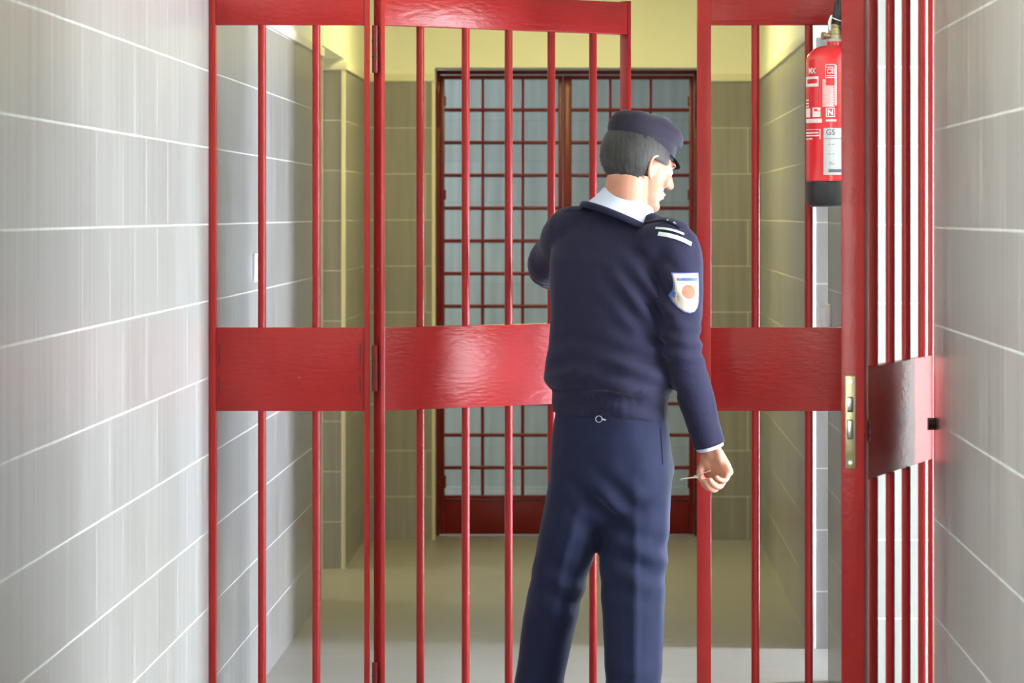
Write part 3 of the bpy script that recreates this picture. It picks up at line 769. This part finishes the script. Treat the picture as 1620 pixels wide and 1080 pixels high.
# hair: short, behind and above the ears
bm = bmesh.new()
vs = sphere(bm, (0, -.016, .024), (.0785, .0925, .090), 64, 48)
bmesh.ops.delete(bm, geom=[v for v in bm.verts if v.co.z > .075 or
    (v.co.y > -.008 and v.co.z < .012) or v.co.y > .048 or (v.co.z < -.052+max(0, v.co.y+.05)*.5)], context='VERTS')
for v in bm.verts:
    lo = max(0, min(1, (-.01-v.co.z)/.04))
    v.co = v.co*(1-.035*lo)+Vector((0, 0, 0))
    v.co += v.co.normalized()*noise.noise(v.co*140)*.0022
bmesh.ops.solidify(bm, geom=bm.faces[:], thickness=-.010)
bmesh.ops.transform(bm, matrix=HM, verts=bm.verts)
from_bm('hair', bm, M['hair'], man, True)

# cap: soft crown with a band, drooping to the front, short peak
CM = HM @ Matrix.Translation((0, -.008, .043)) @ Matrix.Rotation(math.radians(3), 4, 'X') @ Matrix.Diagonal((.97, .97, 1.16, 1))
bm = bmesh.new(); X_, Y_, Z_ = Vector((1, 0, 0)), Vector((0, 1, 0)), Vector((0, 0, 1))
loft(bm, [((0, 0, -.012), X_, Y_, .083, .103, 2), ((0, 0, .0), X_, Y_, .0845, .1045, 2), ((0, 0, .018), X_, Y_, .085, .105, 2),
          ((0, .001, .023), X_, Y_, .0835, .1035, 2), ((0, .004, .030), X_, Y_, .088, .110, 2), ((0, .008, .042), X_, Y_, .091, .114, 2),
          ((0, .008, .056), X_, Y_, .088, .111, 2), ((0, .004, .068), X_, Y_, .078, .100, 2), ((0, .0, .078), X_, Y_, .058, .075, 2), ((0, -.002, .082), X_, Y_, .03, .04, 2)], 56)
for v in bm.verts:
    if v.co.z > .027: v.co += Vector((0, 0, 1))*(noise.noise(v.co*22)*.006) + Vector((0, 0, -.10*max(0, v.co.y-.03)))
bmesh.ops.transform(bm, matrix=CM, verts=bm.verts)
cap = from_bm('cap', bm, M['cap'], man, True)
bm = bmesh.new()   # peak
top = []; n_ = 18
for j in range(5):
    row = []
    for i in range(n_+1):
        t = -1+2*i/n_; ang = t*1.05; k2 = j/4
        base = Vector((.0835*math.sin(ang), .1035*math.cos(ang), -.004))
        ext_ = .026*(1-abs(t)**2.2)
        row.append(bm.verts.new(base+Vector((.1*base.x*k2, ext_*k2, -.020*k2*(1-abs(t)**2)))))
    top.append(row)
for j in range(4):
    for i in range(n_): bm.faces.new((top[j][i], top[j][i+1], top[j+1][i+1], top[j+1][i]))
bmesh.ops.solidify(bm, geom=bm.faces[:], thickness=.003)
bmesh.ops.transform(bm, matrix=CM, verts=bm.verts)
from_bm('peak', bm, M['cap'], cap, True)

# shirt collar
bm = bmesh.new(); rr = []
cu_ = (R*math.cos(.33)-U*math.sin(.33)).normalized(); cf = (F*math.cos(.28)-U*math.sin(.28)).normalized(); cup = cu_.cross(cf)
c0 = Q(990, 324, .010)
for h_, a, b in ((-.048, .108, .098), (-.030, .094, .086), (-.016, .086, .080), (.002, .078, .075), (.016, .0735, .072), (.0185, .071, .070), (.014, .068, .067), (-.02, .068, .066)):
    rr.append((c0+cup*h_, cu_, cf, a, b, 2))
loft(bm, rr, 48, caps=False)
for v in bm.verts: v.co += noise.noise(v.co*30)*.0015*Vector((1, 1, 1))
from_bm('shirt_collar', bm, M['shirt'], man, True)
# sweater neckline welt
bm = bmesh.new(); pts = []
for i in range(41):
    t = 2*PI*i/40; p = c0-cup*.046+cu_*.108*math.cos(t)+cf*.098*math.sin(t); pts.append((p, t))
rings = []
for p, t in pts:
    o_ = (cu_*math.cos(t)+cf*math.sin(t)); rings.append((p, o_, cup, .0055, .009, 2))
loft(bm, rings, 12)
from_bm('neckband', bm, M['navy'], sweater, True)

# cuffs of the shirt at the right wrist
bm = bmesh.new(); ax = (wrR-elR).normalized(); v1 = (Vector((0, -1, 0))-ax*ax.dot(Vector((0, -1, 0)))).normalized(); u1 = ax.cross(v1)
loft(bm, [(wrR-ax*.03, u1, v1, .036, .036, 2), (wrR-ax*.004, u1, v1, .038, .037, 2), (wrR+ax*.010, u1, v1, .0375, .0365, 2), (wrR+ax*.011, u1, v1, .034, .033, 2), (wrR-ax*.01, u1, v1, .033, .033, 2)], 28, False)
from_bm('shirt_cuff', bm, M['shirt'], man, True)
bm = bmesh.new(); rg = []
for i in range(12):
    t = i/11; rg.append((wrR-ax*(.055-.055*t), u1, v1, .0425+.0006*(i % 2), .0415+.0006*(i % 2), 2))
rg += [(wrR-ax*.001, u1, v1, .038, .037, 2), (wrR-ax*.02, u1, v1, .037, .036, 2)]
loft(bm, rg, 40, False); from_bm('cuff', bm, M['navy'], sweater, True)

# things laid onto the sweater by ray casting
bvh = BVHTree.FromPolygons([v.co for v in sweater_me.vertices], [p.vertices[:] for p in sweater_me.polygons])
bvt = BVHTree.FromPolygons([v.co for v in trouser_me.vertices], [p.vertices[:] for p in trouser_me.polygons])
def drape(name, poly, c, ax_u, ax_v, out, off, mat, parent, tree=bvh, thick=.0012):
    """poly in (u,v) metres -> fan grid thrown onto the cloth along -out"""
    bm = bmesh.new(); cen = (sum(p[0] for p in poly)/len(poly), sum(p[1] for p in poly)/len(poly)); rows = []
    dense = []
    for i in range(len(poly)):
        a, b = poly[i], poly[(i+1) % len(poly)]
        for q_ in range(4): dense.append((a[0]+(b[0]-a[0])*q_/4, a[1]+(b[1]-a[1])*q_/4))
    def put(u_, v_):
        o_ = c+ax_u*u_+ax_v*v_+out*.3
        h, nn, *_ = tree.ray_cast(o_, -out)
        return bm.verts.new((h+out*off) if h is not None else c+ax_u*u_+ax_v*v_)
    mid = put(*cen); prev = None
    for kx_ in (.25, .5, .75, 1):
        cur = [put(cen[0]+(a-cen[0])*kx_, cen[1]+(b-cen[1])*kx_) for a, b in dense]; n = len(cur)
        for i in range(n):
            if prev: bm.faces.new((prev[i], cur[i], cur[(i+1) % n], prev[(i+1) % n]))
            else: bm.faces.new((mid, cur[i], cur[(i+1) % n]))
        prev = cur
    bmesh.ops.recalc_face_normals(bm, faces=bm.faces)
    bmesh.ops.solidify(bm, geom=bm.faces[:], thickness=thick)
    return from_bm(name, bm, mat, parent, True, 50)
po = Vector((.62, -.78, .0)).normalized(); pu = Vector((.78, .62, 0)).normalized(); pv = Vector((0, 0, 1))
pc = Q(1077, 463, -.12)
def shield(w_, h_):
    pts = [(-w_, h_), (w_, h_), (w_, -.1*h_)]
    for i in range(1, 8):
        t = i/8*PI; pts.append((w_*math.cos(t), -.1*h_-h_*.9*math.sin(t)))
    pts.append((-w_, -.1*h_)); return pts
pt = drape('shoulder_patch', shield(.035, .054), pc, pu, pv, po, .0014, M['patch_blue'], sweater)
drape('patch_border', shield(.0325, .0515), pc, pu, pv, po, .0020, M['patch_gold'], pt)
drape('patch_field', shield(.0295, .0485), pc, pu, pv, po, .0026, M['patch_cream'], pt)
drape('patch_disc', [(.019*math.cos(i*PI/8), .003+.019*math.sin(i*PI/8)) for i in range(16)], pc, pu, pv, po, .0034, M['patch_red'], pt)
drape('patch_bar', [(-.027, .040), (.027, .040), (.027, .032), (-.027, .032)], pc, pu, pv, po, .0033, M['patch_blue'], pt)
bm = bmesh.new(); prev = None
for i in range(15):
    t = -1+i/7; u0 = .026*t; vt = -.030+.018*t*t+.003*t; row = []
    for dv in (0, -.0095*(1-.4*abs(t))):
        h, *_ = bvh.ray_cast(pc+pu*u0+pv*(vt+dv)+po*.3, -po); row.append(bm.verts.new(h+po*.0038))
    if prev: bm.faces.new((prev[0], row[0], row[1], prev[1]))
    prev = row
bmesh.ops.solidify(bm, geom=bm.faces[:], thickness=.0008)
from_bm('patch_ribbon', bm, M['silver'], pt)
# epaulettes
sl = (shR-Q(1000, 352)).normalized()
eo = Vector((.25, -.35, .9)).normalized()
def epaulette(c, su, stripes):
    sv_ = eo.cross(su).normalized(); s2 = sv_.cross(eo).normalized()
    e = drape('epaulette', [(-.055, -.024), (.050, -.028), (.058, 0), (.050, .028), (-.055, .024), (-.064, 0)], c, s2, sv_, eo, .003, M['navy'], sweater, thick=.003)
    if stripes:
        for a, b in ((.026, .036), (.006, .010)):
            drape('rank_bar', [(a, -.025), (b, -.025), (b, .025), (a, .025)], c, s2, sv_, eo, .0055, M['silver'], e)
epaulette(Q(1050, 372, -.06), Vector((.8, -.35, -.45)), True)
epaulette(Q(912, 345, .055), Vector((-.9, .3, -.15)), False)
# upright silver band seen from behind on the right shoulder
bb = Vector((.3, -.85, .42)).normalized(); bu = Vector((.93, -.05, -.25)).normalized(); bv = bb.cross(bu)*-1
drape('rank_bar', [(-.048, -.0055), (.046, -.0055), (.046, .0055), (-.048, .0055)], Q(1062, 386, -.1), bu, bu.cross(bb).normalized(), bb, .004, M['silver'], sweater)

drape('rank_bar', [(-.040, -.003), (.036, -.003), (.036, .003), (-.040, .003)], Q(1056, 372, -.1), bu, bu.cross(bb).normalized(), bb, .004, M['silver'], sweater)

# pocket slit and belt clip on the trousers
out = Vector((.35, -.94, 0)).normalized(); ou = Vector((.94, .35, 0))
drape('pocket', [(-.004, .045), (.003, .045), (.006, -.03), (-.001, -.05)], Q(1050, 705, -.1), ou, U, out, .0012, M['navy'], trousers, bvt)
bm = bmesh.new(); c = Q(948, 659, 0)
h, *_ = bvt.ray_cast(c+Vector((0, -.4, 0)), Vector((0, 1, 0))); h = h or c
hs, *_ = bvh.ray_cast(c+Vector((0, -.4, 0)), Vector((0, 1, 0)))
yk = min(h.y, hs.y if hs else h.y)-.004
def ring(bm, cx, cy, cz, r, th, sx=1):
    pts = []
    for i in range(29):
        t = 2*PI*i/28; p = Vector((cx+sx*r*math.cos(t), cy, cz+r*math.sin(t))); o_ = Vector((math.cos(t), 0, math.sin(t)))
        pts.append((p, o_, Vector((0, -1, 0)), th, th, 2))
    loft(bm, pts, 8)
ring(bm, c.x-.001, yk, c.z, .0085, .0009); tube(bm, [(c.x+.009, yk, c.z-.001, .0022), (c.x+.020, yk, c.z-.003, .0035, .0025), (c.x+.034, yk, c.z-.006, .0030, .0022)], 10, 3)
from_bm('belt_clip', bm, M['steel'], trousers, True)

# shoes
for a_, fd in ((anR, (R*.2+F)), (anL, F)):
    fd = fd.normalized(); rt_ = Vector((fd.y, -fd.x, 0)); g0 = Vector((a_.x, a_.y, 0)); bm = bmesh.new()
    rs = []
    for s_, w_, h_ in ((-.075, .022, .03), (-.068, .033, .042), (-.03, .037, .050), (.03, .037, .046), (.09, .043, .034), (.14, .046, .026), (.175, .038, .021), (.19, .020, .014)):
        rs.append((g0+fd*s_+U*h_, rt_, U, w_, h_, 2.8))
    loft(bm, rs, 28); from_bm('shoe', bm, M['shoe'], man, True, 60)

# key held in the right hand
kb = LR(.034, .068, .040); kd = Vector((-.97, -.12, -.10)).normalized()
key = thing('key', 'slim steel key on a wire loop held in the right hand of the man', 'key', kb)
bm = bmesh.new()
tube(bm, [(0, 0, 0, .0022), tuple(kd*.025)+(.0018,), tuple(kd*.052)+(.0014,)], 8, 3)
bx(bm, kd.x*.052-.004, kd.x*.052+.003, kd.y*.052-.001, kd.y*.052+.001, kd.z*.052-.005, kd.z*.052, 0)
from_bm('key_shank', bm, M['steel'], key, True, 40)
bm = bmesh.new()
tube(bm, [(.030, -.010, -.004, .0011), (-.004, -.006, -.004, .0011), (-.018, -.004, .001, .0011), (-.004, -.006, .006, .0011), (.026, -.012, .017, .0011)], 8, 5)
from_bm('wire_loop', bm, M['steel'], key, True)
